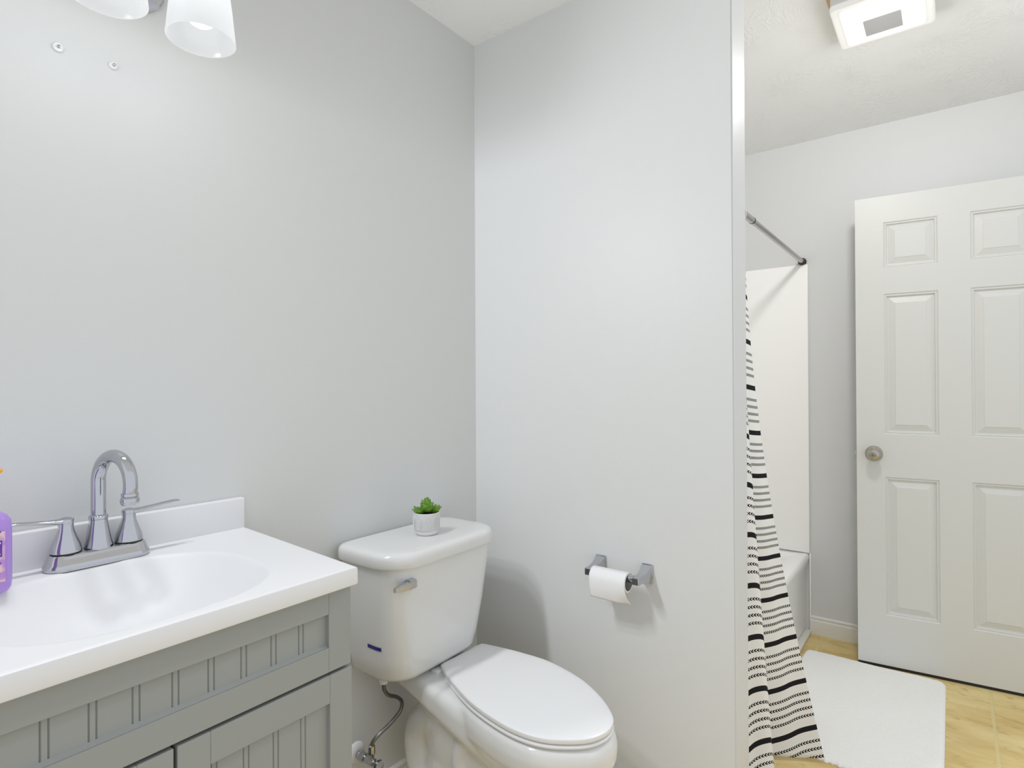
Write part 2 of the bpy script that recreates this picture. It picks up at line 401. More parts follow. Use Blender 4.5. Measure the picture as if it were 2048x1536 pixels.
def surround():
    t = thing('tub_surround', 'smooth cream fibreglass wall panels standing on the rim of the bathtub', 'shower surround', (0.87, -0.01, 0.394))
    z0, z1 = 0.394, 1.828
    b = NEW(); box(b, XF-0.012, XF-0.0005, -0.783, -0.014, z0, z1, 0.004, 3)
    mesh_obj('end_panel', b, m_surr, t, smooth=30)
    b = NEW(); box(b, T+0.012, XF-0.012, -0.012, -0.0005, z0, z1, 0.003, 2)
    mesh_obj('back_panel', b, m_surr, t, smooth=30)
    b = NEW(); box(b, T+0.0005, T+0.012, -0.783, -0.014, z0, z1, 0.004, 3)
    mesh_obj('end_panel', b, m_surr, t, smooth=30)
    # narrow strip that covers the apron end beside the wall
    b = NEW(); box(b, XF-0.010, XF-0.0005, -0.788, -0.7805, 0.016, z0, 0.002, 2)
    mesh_obj('edge_strip', b, m_surr, t, smooth=30)
surround()

# ------------------------------------------------------------------ shower rod and curtain
RY, RZ = -0.7589, 1.842
def rod():
    t = thing('shower_rod', 'chrome tension shower curtain rod running level to the far wall', 'curtain rod', (0.87, RY, RZ))
    b = NEW(); tube(b, [(T+0.012, RY, RZ), (0.70, RY, RZ)], 0.0128, 24); mesh_obj('outer_tube', b, m_steel, t, smooth=40)
    b = NEW(); tube(b, [(0.698, RY, RZ), (XF-0.030, RY, RZ)], 0.0113, 24); mesh_obj('inner_tube', b, m_steel, t, smooth=40)
    b = NEW(); lathe(b, [(0.0131, 0.694), (0.0135, 0.697), (0.0135, 0.702), (0.012, 0.704)], (0, RY, RZ), 'X', 24); mesh_obj('joint_ring', b, m_black, t, smooth=40)
    for x0, sg in ((XF-0.0005, -1), (T+0.0125, 1)):
        b = NEW(); lathe(b, [(0.0175, 0), (0.0185, sg*0.004), (0.0185, sg*0.011), (0.0165, sg*0.0125), (0.0175, sg*0.014), (0.0175, sg*0.019), (0.0155, sg*0.021), (0.0165, sg*0.023), (0.0150, sg*0.031), (0.0116, sg*0.033)], (x0, RY, RZ), 'X', 28)
        mesh_obj('end_cap', b, m_black, t, smooth=40)
rod()
m_curt = mat('striped_cotton', srgb(232, 231, 228), 0.9, spec=0.15)
def curtain_nodes():
    nb = NB(m_curt); uv = nb.n('ShaderNodeUVMap'); sep = nb.n('ShaderNodeSeparateXYZ'); nb.l(uv.outputs[0], sep.inputs[0])
    U, V = sep.outputs[0], sep.outputs[1]
    P = 0.158
    f = nb.math('FRACT', nb.math('ADD', nb.math('DIVIDE', V, P), 20.0))        # 0 at a thick band
    fc = nb.math('MULTIPLY', nb.math('SUBTRACT', nb.math('FRACT', nb.math('ADD', f, 0.5)), 0.5), P)
    band = nb.math('LESS_THAN', nb.math('ABSOLUTE', fc), 0.0085)
    tot = band
    tot = nb.math('MULTIPLY', band, 1.0)
    for k in (0.265, 0.42, 0.58, 0.735):
        d = nb.math('MULTIPLY', nb.math('SUBTRACT', f, k), P)
        ad = nb.math('ABSOLUTE', d)
        inb = nb.math('LESS_THAN', ad, 0.0048)
        ch = nb.math('FRACT', nb.math('ADD', nb.math('DIVIDE', nb.math('ADD', U, nb.math('MULTIPLY', ad, -1.25)), 0.0092), 50.0))
        chm = nb.math('LESS_THAN', ch, 0.66)
        tot = nb.math('MAXIMUM', tot, nb.math('MULTIPLY', inb, chm))
    c = nb.mix(tot, srgb(232, 231, 228), srgb(34, 33, 35))
    nb.l(c, nb.b.inputs['Base Color'])
    no = nb.n('ShaderNodeTexNoise'); no.inputs['Scale'].default_value = 900; nb.l(uv.outputs[0], no.inputs['Vector'])
    bp = nb.n('ShaderNodeBump'); bp.inputs['Strength'].default_value = 0.15; bp.inputs['Distance'].default_value = 0.0006
    nb.l(no.outputs['Fac'], bp.inputs['Height']); nb.l(bp.outputs['Normal'], nb.b.inputs['Normal'])
curtain_nodes()
def curtain():
    t = thing('shower_curtain', 'white cotton shower curtain with black bands and rows of small black chevrons', 'shower curtain', (0.35, -0.80, 0.0))
    top = catmull([(.150, -.785, 0), (.190, -.800, 0), (.225, -.776, 0), (.265, -.782, 0), (.300, -.772, 0), (.340, -.788, 0), (.375, -.787, 0), (.410, -.772, 0), (.445, -.767, 0), (.475, -.772, 0), (.510, -.778, 0), (.545, -.772, 0)], 14)
    bot = catmull([(.140, -.815, 0), (.180, -.845, 0), (.215, -.812, 0), (.255, -.822, 0), (.300, -.862, 0), (.345, -.898, 0), (.378, -.900, 0), (.398, -.868, 0), (.422, -.852, 0), (.462, -.872, 0), (.508, -.945, 0), (.548, -1.008, 0)], 14)
    n = len(top); rows = 130; zt = 1.800
    bm = NEW(); uvl = bm.loops.layers.uv.new('UVMap'); g = []
    UU = [0]
    for i in range(1, n): UU.append(UU[-1]+(bot[i]-bot[i-1]).length)
    for r in range(rows+1):
        q = r/rows; row = []
        for i in range(n):
            s = i/(n-1)
            e = q**(1.75-0.65*math.exp(-((s-0.55)/0.11)**2))
            x = top[i].x+(bot[i].x-top[i].x)*(q**1.2); y = top[i].y+(bot[i].y-top[i].y)*e
            # gentle extra creases that run down the cloth
            y += 0.0025*math.sin(s*46+q*3.0)*sstep(0.2, 1, q)
            x += 0.002*math.sin(q*9+s*7)*q
            lift = 0.020*sstep(0.80, 1.0, s)*q + 0.01*math.sin(s*18)*q*q
            z = zt-(zt-0.006-lift)*q
            row.append((bm.verts.new((x, y, z)), UU[i], None))
        g.append(row)
    vlen = [[0.0]*n for _ in range(rows+1)]
    for i in range(n):
        for r in range(rows-1, -1, -1):
            vlen[r][i] = vlen[r+1][i]+(g[r][i][0].co-g[r+1][i][0].co).length
    # cloth coordinate: hem is 0 ; the thick band sits a little above the hem
    for r in range(rows):
        for i in range(n-1):
            quad = [(r, i), (r+1, i), (r+1, i+1), (r, i+1)]
            fc = bm.faces.new([g[a][c][0] for a, c in quad])
            for lp, (a, c) in zip(fc.loops, quad):
                lp[uvl].uv = (UU[c], vlen[a][c]-0.110-0.085*sstep(0.62, 1.05, c/(n-1))*sstep(0.50, 1.0, a/rows)-0.060*sstep(0.57, 0.70, c/(n-1))*sstep(0.35, 0.78, a/rows)+0.006*math.sin(c*0.16)*(a/rows)**2)
    o = mesh_obj('cloth', bm, m_curt, t, smooth=0, recalc=False)
    md = o.modifiers.new('thick', 'SOLIDIFY'); md.thickness = 0.0012; md.offset = 0
    for k in range(8):
        s = k/7; i = int(s*(n-1)); x, y = top[i].x, top[i].y
        b = NEW()
        ring = [(x, RY+0.021*math.sin(a), RZ-0.012+0.030*math.cos(a)) for a in (2*math.pi*j/20 for j in range(21))]
        tube(b, ring, 0.0016, 8)
        mesh_obj('curtain_ring', b, m_white, t, smooth=40)
curtain()

# ------------------------------------------------------------------ bath mat
def bathmat():
    bm = NEW(); x0, x1, y0, y1 = 0.553, 1.398, -1.322, -0.803; nx, ny = 150, 150; r = 0.030
    g = []
    for i in range(nx+1):
        row = []
        for j in range(ny+1):
            u, v = i/nx, j/ny; x = x0+(x1-x0)*u; y = y0+(y1-y0)*v
            dx = max(0, r-min(x-x0, x1-x)); dy = max(0, r-min(y-y0, y1-y))
            if dx > 0 and dy > 0:
                L = math.hypot(dx, dy)
                if L > 0:
                    k = min(1.0, max(dx, dy)/L); cx = x0+r if x < (x0+x1)/2 else x1-r; cy = y0+r if y < (y0+y1)/2 else y1-r
                    x = cx+(x-cx)*k; y = cy+(y-cy)*k
            ed = min(min(u, 1-u)*(x1-x0), min(v, 1-v)*(y1-y0))
            z = 0.003+0.0085*sstep(0, 0.010, ed)+0.0012*math.sin(x*23+1)*math.sin(y*19)+random.uniform(-.0004, .0004)
            if i in (0, 1, nx-1, nx): x += (0.0022*math.sin(y*330)+0.0018*math.sin(y*145+1.0)+random.uniform(-.0015, .0015))*(2.0 if i == nx else 0.9 if i == nx-1 else 0.7)
            if j in (0, ny): y += 0.0008*math.sin(x*420)
            row.append(bm.verts.new((x, y, z)))
        g.append(row)
    for i in range(nx):
        for j in range(ny): bm.faces.new((g[i][j], g[i+1][j], g[i+1][j+1], g[i][j+1]))
    rim = [g[i][0] for i in range(nx+1)]+[g[nx][j] for j in range(1, ny+1)]+[g[i][ny] for i in range(nx-1, -1, -1)]+[g[0][j] for j in range(ny-1, 0, -1)]
    low = [bm.verts.new((v.co.x, v.co.y, 0.0005)) for v in rim]
    for k in range(len(rim)):
        l = (k+1) % len(rim); bm.faces.new((rim[k], low[k], low[l], rim[l]))
    o = mesh_obj('bath_mat', bm, m_mat, smooth=60)
    tag(o, 'white cotton bath mat with rounded corners lying on the tan floor', 'bath mat')
bathmat()

# ------------------------------------------------------------------ vanity
CZ = 0.900
def vanity_top():
    t = thing('sink_countertop', 'white moulded sink top with integral basin and low backsplash', 'countertop', (-1.17, -0.24, 0.867))
    nx, ny = 150, 110; xl = -1.515
    def edge_x(y): return -0.855+(-0.893+0.855)*(-y/0.481)
    bm = NEW(); g = []
    cx, cy, rx, ry = -1.190, -0.272, 0.205, 0.183
    for i in range(nx+1):
        row = []
        for j in range(ny+1):
            v = j/ny; y = -0.001-0.478*v; u = i/nx
            x = xl+(edge_x(y)-xl)*u
            s = (abs((x-cx)/rx)**2.5+abs((y-cy)/ry)**2.5)**(1/2.5)
            d = 0.105*(1-s**2.6)**1.1 if s < 1 else 0
            edge = min(0.4790+y, (edge_x(y)-x), x-xl)   # distance to the front / right / left edge
            dz = 0.0018*(1-min(1, max(0, edge)/0.003))**2
            row.append(bm.verts.new((x, y, CZ-d-dz)))
        g.append(row)
    for i in range(nx):
        for j in range(ny): bm.faces.new((g[i][j], g[i+1][j], g[i+1][j+1], g[i][j+1]))
    rim = [g[i][0] for i in range(nx+1)]+[g[nx][j] for j in range(1, ny+1)]+[g[i][ny] for i in range(nx-1, -1, -1)]+[g[0][j] for j in range(ny-1, 0, -1)]
    prev = rim
    for off, z in ((0.001, CZ-0.004), (0.0012, CZ-0.030), (0.0, 0.8675), (-0.03, 0.867)):
        cur = []
        for v in rim:
            c = v.co; d = Vector((0, 0, 0))
            if abs(c.y+0.479) < 1e-4: d.y = -off
            if abs(c.x-edge_x(c.y)) < 1e-4: d.x = off
            if abs(c.x-xl) < 1e-4: d.x = -off
            if off < 0 and abs(c.y+0.001) < 1e-4: d.y = off
            cur.append(bm.verts.new((c.x+d.x, c.y+d.y, z)))
        for k in range(len(rim)):
            l = (k+1) % len(rim); bm.faces.new((prev[k], cur[k], cur[l], prev[l]))
        prev = cur
    mesh_obj('sink_slab', bm, m_marble, t, smooth=40)
    b = NEW(); box(b, xl, -0.857, -0.0205, -0.001, CZ-0.001, 0.9695, 0.003, 3)
    mesh_obj('backsplash', b, m_marble, t, smooth=30)
    b = NEW(); lathe(b, [(0.0, 0.004), (0.012, 0.005), (0.018, 0.003), (0.022, 0.0005)], (cx, cy, CZ-0.1045), 'Z', 28)
    mesh_obj('drain', b, m_chrome, t, smooth=40)
vanity_top()

def beadboard_panel(bm, x0, x1, z0, z1, yf, fr, grooves, rec=0.009, t=0.018, frs=None):
    """shaker front: frame fr wide (frs = stile width) with a recessed panel carrying pairs of vertical grooves. front face at y = yf"""
    frs = fr if frs is None else frs
    b0 = 0.0015
    box(bm, x0, x0+frs, yf, yf+t, z0, z1, 0.0012, 2); box(bm, x1-frs, x1, yf, yf+t, z0, z1, 0.0012, 2)
    box(bm, x0+frs-.0001, x1-frs+.0001, yf, yf+t, z1-fr, z1, 0.0012, 2); box(bm, x0+frs-.0001, x1-frs+.0001, yf, yf+t, z0, z0+fr, 0.0012, 2)
    px0, px1 = x0+frs-0.001, x1-frs+0.001
    # chamfered inner lip of the lower rail
    loft(bm, [[Vector((x, yf+0.0014, z0+fr-0.0012)), Vector((x, yf+rec+0.0004, z0+fr+0.0050)), Vector((x, yf+rec+0.0004, z0+fr-0.0012))] for x in (px0, px1)])
    # profile across x with v-grooves
    ys = yf+rec; gw, gd = 0.0014, 0.0022
    pts = [(px0, ys)]
    for gx in sorted(grooves):
        if px0+0.004 < gx < px1-0.004: pts += [(gx-gw, ys), (gx, ys+gd), (gx+gw, ys)]
    pts.append((px1, ys))
    lo = [bm.verts.new((x, y, z0+fr-0.001)) for x, y in pts]; hi = [bm.verts.new((x, y, z1-fr+0.001)) for x, y in pts]
    for k in range(len(pts)-1): bm.faces.new((lo[k], lo[k+1], hi[k+1], hi[k]))
def vanity_cabinet():
    t = thing('vanity_cabinet', 'grey vanity cabinet with beadboard panels under the white sink top', 'cabinet', (-1.19, -0.23, 0))
    x0, x1, yf = -1.500, -0.892, -0.4600
    b = NEW()
    for xa, xb_ in ((x0, x0+0.016), (x1-0.016, x1)): box(b, xa, xb_, -0.4400, -0.0155, 0.0, 0.8662, 0.001)
    box(b, x0+0.015, x1-0.015, -0.4400, -0.0155, 0.09, 0.106); box(b, x0+0.015, x1-0.015, -0.022, -0.0155, 0.105, 0.8662)
    box(b, x0+0.015, x1-0.015, -0.4220, -0.4080, 0.7000, 0.8300); box(b, x0+0.015, x1-0.015, -0.385, -0.370, 0.0, 0.091)
    box(b, x0+0.015, x1-0.015, -0.4220, -0.4080, 0.105, 0.135)
    box(b, -1.212, -1.180, -0.4220, -0.4080, 0.13, 0.701)
    # front top edge visible above the false drawer
    mesh_obj('carcass', b, m_cab, t, smooth=30)
    gr = []
    k = -0.989
    while k > x0: gr += [k-0.0043, k+0.0043]; k -= 0.0508
    b = NEW(); beadboard_panel(b, x0, x1, 0.7185, 0.8655, yf, 0.0440, gr, frs=0.047)
    mesh_obj('drawer_front', b, m_cab, t)
    xm = -1.1960; k = -0.9855; gr = []
    while k > xm: gr += [k-0.0043, k+0.0043]; k -= 0.0508
    b = NEW(); beadboard_panel(b, xm+0.0025, x1+0.002, 0.115, 0.7125, yf, 0.0500, gr, frs=0.047)
    mesh_obj('cabinet_door', b, m_cab, t)
    gr = [g_-0.3045 for g_ in gr]
    b = NEW(); beadboard_panel(b, x0-0.002, xm-0.0025, 0.115, 0.7125, yf, 0.0500, gr, frs=0.047)
    mesh_obj('cabinet_door', b, m_cab, t)
vanity_cabinet()

def faucet():
    FX, FY = -1.1640, -0.0600
    t = thing('faucet', 'chrome gooseneck basin faucet with two lever handles', 'faucet', (FX, FY, CZ))
    b = NEW(); R = []
    L, W = 0.0855, 0.031
    for z, d in ((0.0, 0.001), (0.003, 0.0), (0.009, 0.0005), (0.0115, 0.0025), (0.024, 0.007), (0.027, 0.009), (0.028, 0.012)):
        R.append(rrect(FX-L+d, FX+L-d, FY-W+d, FY+W-d, W-d-0.001, CZ+z+0.0005, 10))
    loft(b, R); mesh_obj('base_plate', b, m_chrome, t, smooth=35)
    b = NEW(); L2 = L-0.001
    loft(b, [rrect(FX-L2, FX+L2, FY-W+0.001, FY+W-0.001, W-0.002, CZ+z, 10) for z in (-0.0005, 0.0012)]); mesh_obj('gasket', b, m_black, t)
    zb = CZ+0.027
    b = NEW(); lathe(b, [(0.0235, 0), (0.0235, 0.003), (0.021, 0.012), (0.0175, 0.034), (0.0150, 0.050), (0.0150, 0.054), (0.0158, 0.055), (0.0158, 0.060), (0.0135, 0.062), (0.0118, 0.0625)], (FX, FY, zb), 'Z', 40)
    mesh_obj('spout_base', b, m_chrome, t, smooth=35)
    # gooseneck
    b = NEW(); path = [(FX, FY, zb+0.05), (FX, FY, zb+0.085), (FX, FY, 1.038)]
    rr = 0.050; zc = 1.052; SW = math.radians(11)
    for k in range(0, 25):
        a = math.radians(180-k*8.0)
        rd = rr+rr*math.cos(a); path.append((FX+rd*math.sin(SW), FY-rd*math.cos(SW), zc+rr*math.sin(a)))
    lx, ly, lz = path[-1]
    path.append((lx-0.0004, ly+0.0015, lz-0.012))
    tube(b, path, lambda q: 0.0122-0.0006*q, 24); mesh_obj('spout', b, m_chrome, t, smooth=40)
    b = NEW(); lathe(b, [(0.0120, 0.012), (0.0140, 0.011), (0.0140, 0.006), (0.0128, 0.0045), (0.0150, 0.002), (0.0155, -0.004), (0.0140, -0.008), (0.0125, -0.010), (0.0105, -0.010)], (lx, ly+0.002, lz-0.016), 'Z', 32)
    mesh_obj('aerator', b, m_chrome, t, smooth=35)
    for sg in (-1, 1):
        hx = FX+sg*0.0508
        b = NEW(); lathe(b, [(0.0235, -0.001), (0.0235, 0.0015)], (hx, FY, zb+0.001), 'Z', 32); g = mesh_obj('gasket', b, m_black, t, smooth=40)
        b = NEW(); lathe(b, [(0.0225, 0.002), (0.0238, 0.004), (0.0236, 0.009), (0.0215, 0.018), (0.0170, 0.030), (0.0130, 0.042), (0.0118, 0.050), (0.0120, 0.056), (0.0125, 0.0600), (0.0120, 0.0625), (0.006, 0.0655), (0.0, 0.066)], (hx, FY, zb), 'Z', 40)
        h = mesh_obj('handle', b, m_chrome, t, smooth=35)
        b = NEW(); rings = []
        z0 = zb+0.0590
        for s, hw, hh, dz in ((0.0, 0.0115, 0.0055, 0.0), (0.012, 0.0115, 0.0052, 0.0), (0.025, 0.0088, 0.0040, 0.0015), (0.045, 0.0070, 0.0032, 0.004), (0.065, 0.0078, 0.0030, 0.0065), (0.080, 0.0088, 0.0028, 0.0080), (0.088, 0.0085, 0.0025, 0.0082), (0.0925, 0.0055, 0.0015, 0.0080)):
            rings.append([Vector((hx+sg*s, FY+hw*math.cos(a), z0+dz+hh*math.sin(a))) for a in (2*math.pi*j/20 for j in range(20))])
        loft(b, rings); l = mesh_obj('lever', b, m_chrome, None, smooth=40)
        l.parent = h; l.matrix_parent_inverse = h.matrix_world.inverted(); l.location = (0, 0, 0)
    b = NEW(); tube(b, [(FX, FY+0.021, zb-0.002), (FX, FY+0.021, zb+0.035)], 0.0028, 12); lathe(b, [(0.003, 0), (0.0055, 0.002), (0.0055, 0.007), (0.002, 0.010)], (FX, FY+0.021, zb+0.034), 'Z', 16)
    mesh_obj('drain_pull', b, m_chrome, t, smooth=40)
faucet()

# ------------------------------------------------------------------ soap bottle
def label_mat():
    m = mat('bottle_label', srgb(206, 165, 214), 0.4)
    nb = NB(m); tc = nb.n('ShaderNodeTexCoord')
    n1 = nb.n('ShaderNodeTexNoise'); n1.inputs['Scale'].default_value = 55; nb.l(tc.outputs['Object'], n1.inputs['Vector'])
    r = nb.n('ShaderNodeValToRGB'); e = r.color_ramp.elements; e[0].position = .42; e[0].color = srgb(190, 140, 210); e[1].position = .6; e[1].color = srgb(232, 200, 196)
    nb.l(n1.outputs['Fac'], r.inputs[0]); nb.l(r.outputs[0], nb.b.inputs['Base Color'])
    return m
def soap():
    bx, by, ang = -1.3430, -0.1190, math.radians(2)
    t = thing('soap_bottle', 'purple pump bottle of hand soap at the left end of the sink top', 'soap bottle', (bx, by, CZ))
    t.rotation_euler = (0, 0, ang); t.matrix_world = Matrix.Translation((bx, by, CZ)) @ Matrix.Rotation(ang, 4, 'Z')
    P = lambda o: (setattr(o, 'parent', t), o)[1]
    b = NEW(); R = []
    for z, hw, hd in ((0.0, 0.030, 0.015), (0.002, 0.034, 0.019), (0.008, 0.0375, 0.0215), (0.02, 0.0385, 0.0225), (0.103, 0.0385, 0.0225), (0.115, 0.0375, 0.0215), (0.124, 0.032, 0.019), (0.131, 0.022, 0.015), (0.135, 0.0125, 0.012), (0.141, 0.012, 0.012)):
        R.append(superell(0, 0, hw, hd, z, 3.2 if z < 0.125 else 2, 48))
    loft(b, R); body = P(mesh_obj('bottle_body', b, m_lilac, smooth=40))
    lm = label_mat(); b = NEW()
    cols = [(-0.030, -0.0232), (-0.02, -0.0233), (0, -0.0234), (0.02, -0.0233), (0.0255, -0.0232)]
    m_p = mat('label_purple', srgb(98, 56, 168), 0.4); m_w = mat('label_white', srgb(236, 226, 246), 0.4)
    loft(b, [[Vector((x, y, z)) for x, y in cols] for z in (0.020, 0.100)], False, False, closed=False)
    box(b, -0.0300, 0.0255, -0.0233, -0.0222, 0.020, 0.100)
    def paint(mi, f0):
        b.faces.ensure_lookup_table()
        for f_ in b.faces[f0:]: f_.material_index = mi
    n0 = len(b.faces); box(b, -0.028, 0.0215, -0.0242, -0.0233, 0.0600, 0.0860)
    for sx, sz in ((0.009, 0.088), (0.009, 0.038), (0.008, 0.022), (-0.014, 0.030), (-0.012, 0.088), (-0.016, 0.044)):
        for k in range(6):
            q = k/5; px = sx+q*0.010; pz = sz+q*0.0115; r_ = 0.0024*(1-0.4*q)
            vs = [b.verts.new((px+r_*math.cos(a)*0.8+r_*0.5*math.sin(a), -0.0239, pz+1.3*r_*math.sin(a))) for a in (2*math.pi*j_/10 for j_ in range(10))]; b.faces.new(vs)
    paint(1, n0); n0 = len(b.faces)
    # only fragments of the printed words reach into view
    rr = random.Random(5)
    for z, xr in ((0.0822, 0.0195), (0.0778, 0.0165), (0.0735, 0.0140), (0.0695, 0.0150), (0.0645, 0.0190)):
        x = xr
        while x > -0.024:
            wd = rr.uniform(0.0014, 0.0030); box(b, x-wd, x, -0.0246, -0.0241, z-0.0012, z+0.0013); x -= wd+0.0011
    paint(2, n0)
    lb = P(mesh_obj('label', b, lm)); lb.data.materials.append(m_p); lb.data.materials.append(m_w)
    b = NEW(); lathe(b, [(0.0145, 0.140), (0.0150, 0.141), (0.0150, 0.154), (0.012, 0.157), (0.006, 0.158), (0.0045, 0.159), (0.0045, 0.178), (0.009, 0.179), (0.0105, 0.182), (0.0105, 0.198), (0.008, 0.202), (0, 0.203)], (0, 0, 0), 'Z', 28)
    P(mesh_obj('pump', b, m_orange, smooth=35))
    b = NEW(); tube(b, [(0.0, 0, 0.1955), (0.012, 0, 0.1975), (0.022, 0, 0.1965), (0.0270, 0, 0.193)], lambda q: 0.0052-0.0022*q, 14); nz = mesh_obj('nozzle', b, m_orange, smooth=40); nz.parent = t
soap()

# ------------------------------------------------------------------ toilet
LID = [(-0.219, -0.220), (-0.212, -0.250), (-0.204, -0.297), (-0.198, -0.350), (-0.196, -0.439), (-0.226, -0.555), (-0.273, -0.640), (-0.325, -0.700), (-0.362, -0.722), (-0.406, -0.725), (-0.454, -0.701),
       (-0.500, -0.639), (-0.517, -0.575), (-0.513, -0.500), (-0.488, -0.396), (-0.442, -0.290), (-0.404, -0.218), (-0.385, -0.201), (-0.340, -0.203), (-0.235, -0.207)]
LIDC = catmull([(x, y, 0) for x, y in LID], 7, True)
LC = Vector((-0.355, -0.46, 0))
def outline(z, off=0.0, scale=1.0, dy=0.0, dx=0.0):
    out = []; n = len(LIDC)
    for i, p in enumerate(LIDC):
        tn = (LIDC[(i+1) % n]-LIDC[i-1]).normalized(); nr = Vector((tn.y, -tn.x, 0))
        if nr.dot(p-LC) < 0: nr = -nr
        q = p+nr*off; q = LC+(q-LC)*scale; out.append(Vector((q.x+dx, q.y+dy, z)))
    return out
def egg(cx, yb, yf, hw, z, n=48, ex=2.3):
    out = []; cy = yb*0.45+yf*0.55
    for k in range(n):
        a = 2*math.pi*k/n; c, s_ = math.cos(a), math.sin(a)
        ry = (yb-cy) if s_ > 0 else (cy-yf)
        out.append(Vector((cx+hw*math.copysign(abs(c)**(2/ex), c), cy+ry*math.copysign(abs(s_)**(2/ex), s_), z)))
    return out
def toilet():
    t = thing('toilet', 'white two-piece toilet with closed lid standing in the corner', 'toilet', (-0.37, -0.36, 0))
    # bowl, pedestal, deck and trapway fused into one china body
    b = NEW()
    loft(b, [outline(0.425, -0.006), outline(0.418, 0.004), outline(0.395, 0.009), outline(0.365, 0.007), outline(0.335, -0.004, 0.97), outline(0.29, -0.02, 0.86, 0.02), outline(0.24, -0.03, 0.72, 0.04), outline(0.18, -0.03, 0.58, 0.05), outline(0.10, -0.03, 0.5, 0.05)])
    loft(b, [egg(-0.372, -0.10, -0.580, 0.118, 0.0), egg(-0.372, -0.10, -0.580, 0.118, 0.02), egg(-0.372, -0.115, -0.570, 0.104, 0.045), egg(-0.372, -0.13, -0.555, 0.092, 0.12), egg(-0.368, -0.14, -0.55, 0.088, 0.22), egg(-0.365, -0.12, -0.55, 0.10, 0.33), egg(-0.36, -0.11, -0.54, 0.12, 0.37)])
    def xz(x0, x1, z0, z1, y, r=0.018): return [Vector((p.x, y, p.y)) for p in rrect(x0, x1, z0, z1, r, 0, 5)]
    loft(b, [xz(-0.458, -0.262, 0.402, 0.438, -0.045, 0.014), xz(-0.466, -0.256, 0.392, 0.438, -0.10), xz(-0.474, -0.250, 0.380, 0.437, -0.17), xz(-0.482, -0.240, 0.364, 0.433, -0.24), xz(-0.490, -0.225, 0.340, 0.428, -0.31, 0.03), xz(-0.492, -0.215, 0.310, 0.420, -0.38, 0.04), xz(-0.485, -0.225, 0.28, 0.41, -0.45, 0.05)])
    for sg in (-1, 1):
        tube(b, catmull([(-0.372+sg*0.030, -0.30, 0.30), (-0.362+sg*0.040, -0.215, 0.318), (-0.360+sg*0.044, -0.150, 0.280), (-0.360+sg*0.044, -0.135, 0.210), (-0.362+sg*0.042, -0.165, 0.135), (-0.366+sg*0.050, -0.26, 0.075), (-0.372+sg*0.05, -0.36, 0.05)], 6), lambda q: 0.050-0.008*q, 20)
        tube(b, catmull([(-0.372+sg*0.075, -0.36, 0.35), (-0.372+sg*0.075, -0.33, 0.26), (-0.372+sg*0.072, -0.36, 0.15), (-0.372+sg*0.085, -0.42, 0.03)], 6), 0.026, 16)
    body = mesh_obj('bowl', b, m_china, t, smooth=0)
    m1 = body.modifiers.new('remesh', 'REMESH'); m1.mode = 'VOXEL'; m1.voxel_size = 0.0045; m1.use_smooth_shade = True
    m2 = body.modifiers.new('smooth', 'SMOOTH'); m2.iterations = 12; m2.factor = 0.6
    for sg in (-1, 1):
        b = NEW(); lathe(b, [(0.016, 0.0), (0.016, 0.006), (0.012, 0.014), (0.005, 0.018), (0, 0.0185)], (-0.372+sg*0.088, -0.33, 0.030), 'Z', 20)
        mesh_obj('bolt_cap', b, m_white, t, smooth=40)
    # seat and lid
    b = NEW(); loft(b, [outline(0.4255, -0.010), outline(0.4275, -0.003), outline(0.433, 0.0005), outline(0.4365, -0.001), outline(0.4375, -0.006)])
    mesh_obj('seat', b, m_seat, t, smooth=30)
    b = NEW(); loft(b, [outline(0.4395, -0.007), outline(0.4405, -0.0015), outline(0.446, 0.0), outline(0.4505, -0.0012), outline(0.4530, -0.005), outline(0.4538, 0, 0.955), outline(0.4546, 0, 0.88), outline(0.4552, 0, 0.6), outline(0.4554, 0, 0.2)])
    mesh_obj('seat_lid', b, m_seat, t, smooth=35)
    for x in (-0.395, -0.245):
        b = NEW(); box(b, x-0.022, x+0.022, -0.215, -0.188, 0.4252, 0.4420, 0.004, 3); mesh_obj('hinge', b, m_seat, t, smooth=30)
    # tank
    b = NEW(); R = []
    for z, xl, xr, yf, r_ in ((0.446, -0.515, -0.258, -0.170, 0.06), (0.448, -0.538, -0.240, -0.190, 0.065), (0.455, -0.556, -0.228, -0.206, 0.07), (0.470, -0.568, -0.219, -0.216, 0.072), (0.51, -0.578, -0.211, -0.222, 0.072), (0.60, -0.589, -0.198, -0.231, 0.070), (0.70, -0.597, -0.187, -0.237, 0.066), (0.7675, -0.601, -0.181, -0.240, 0.064)):
        R.append(rrect(xl, xr, yf, -0.022, 0.03, z, 10, rf=r_))
    loft(b, R); tk = mesh_obj('tank', b, m_china, t, smooth=60)
    # lid with softly crowned top
    b = NEW(); R = []
    for z, d in ((0.7695, 0.010), (0.768, 0.002), (0.772, 0.0), (0.788, 0.0002), (0.7955, 0.0018), (0.8005, 0.0055), (0.8035, 0.0105), (0.8052, 0.018), (0.8062, 0.035), (0.8066, 0.07)):
        ring = rrect(-0.613+d, -0.173-d, -0.256+d, -0.010-min(d, .02), max(0.045-d, 0.004), z, 10, rf=max(0.085-d, 0.01))
        # bowed front and ends
        for p in ring:
            u = (p.x+0.393)/0.220
            if p.y < -0.13: p.y -= 0.010*(1-u*u)
        R.append(ring)
    loft(b, R); mesh_obj('tank_lid', b, m_china, t, smooth=60)
    # flush lever on the front, left end
    b = NEW()
    y = -0.2400
    loft(b, [[Vector((x, yy, zz)) for x, zz in ((-0.555, 0.7135), (-0.528, 0.7135), (-0.528, 0.7365), (-0.555, 0.7365))] for yy in (y+0.006, y-0.016)])
    bmesh.ops.bevel(b, geom=b.edges[:], offset=0.003, segments=3, affect='EDGES')
    lv = mesh_obj('flush_lever', b, m_lever, t, smooth=35)
    b = NEW()
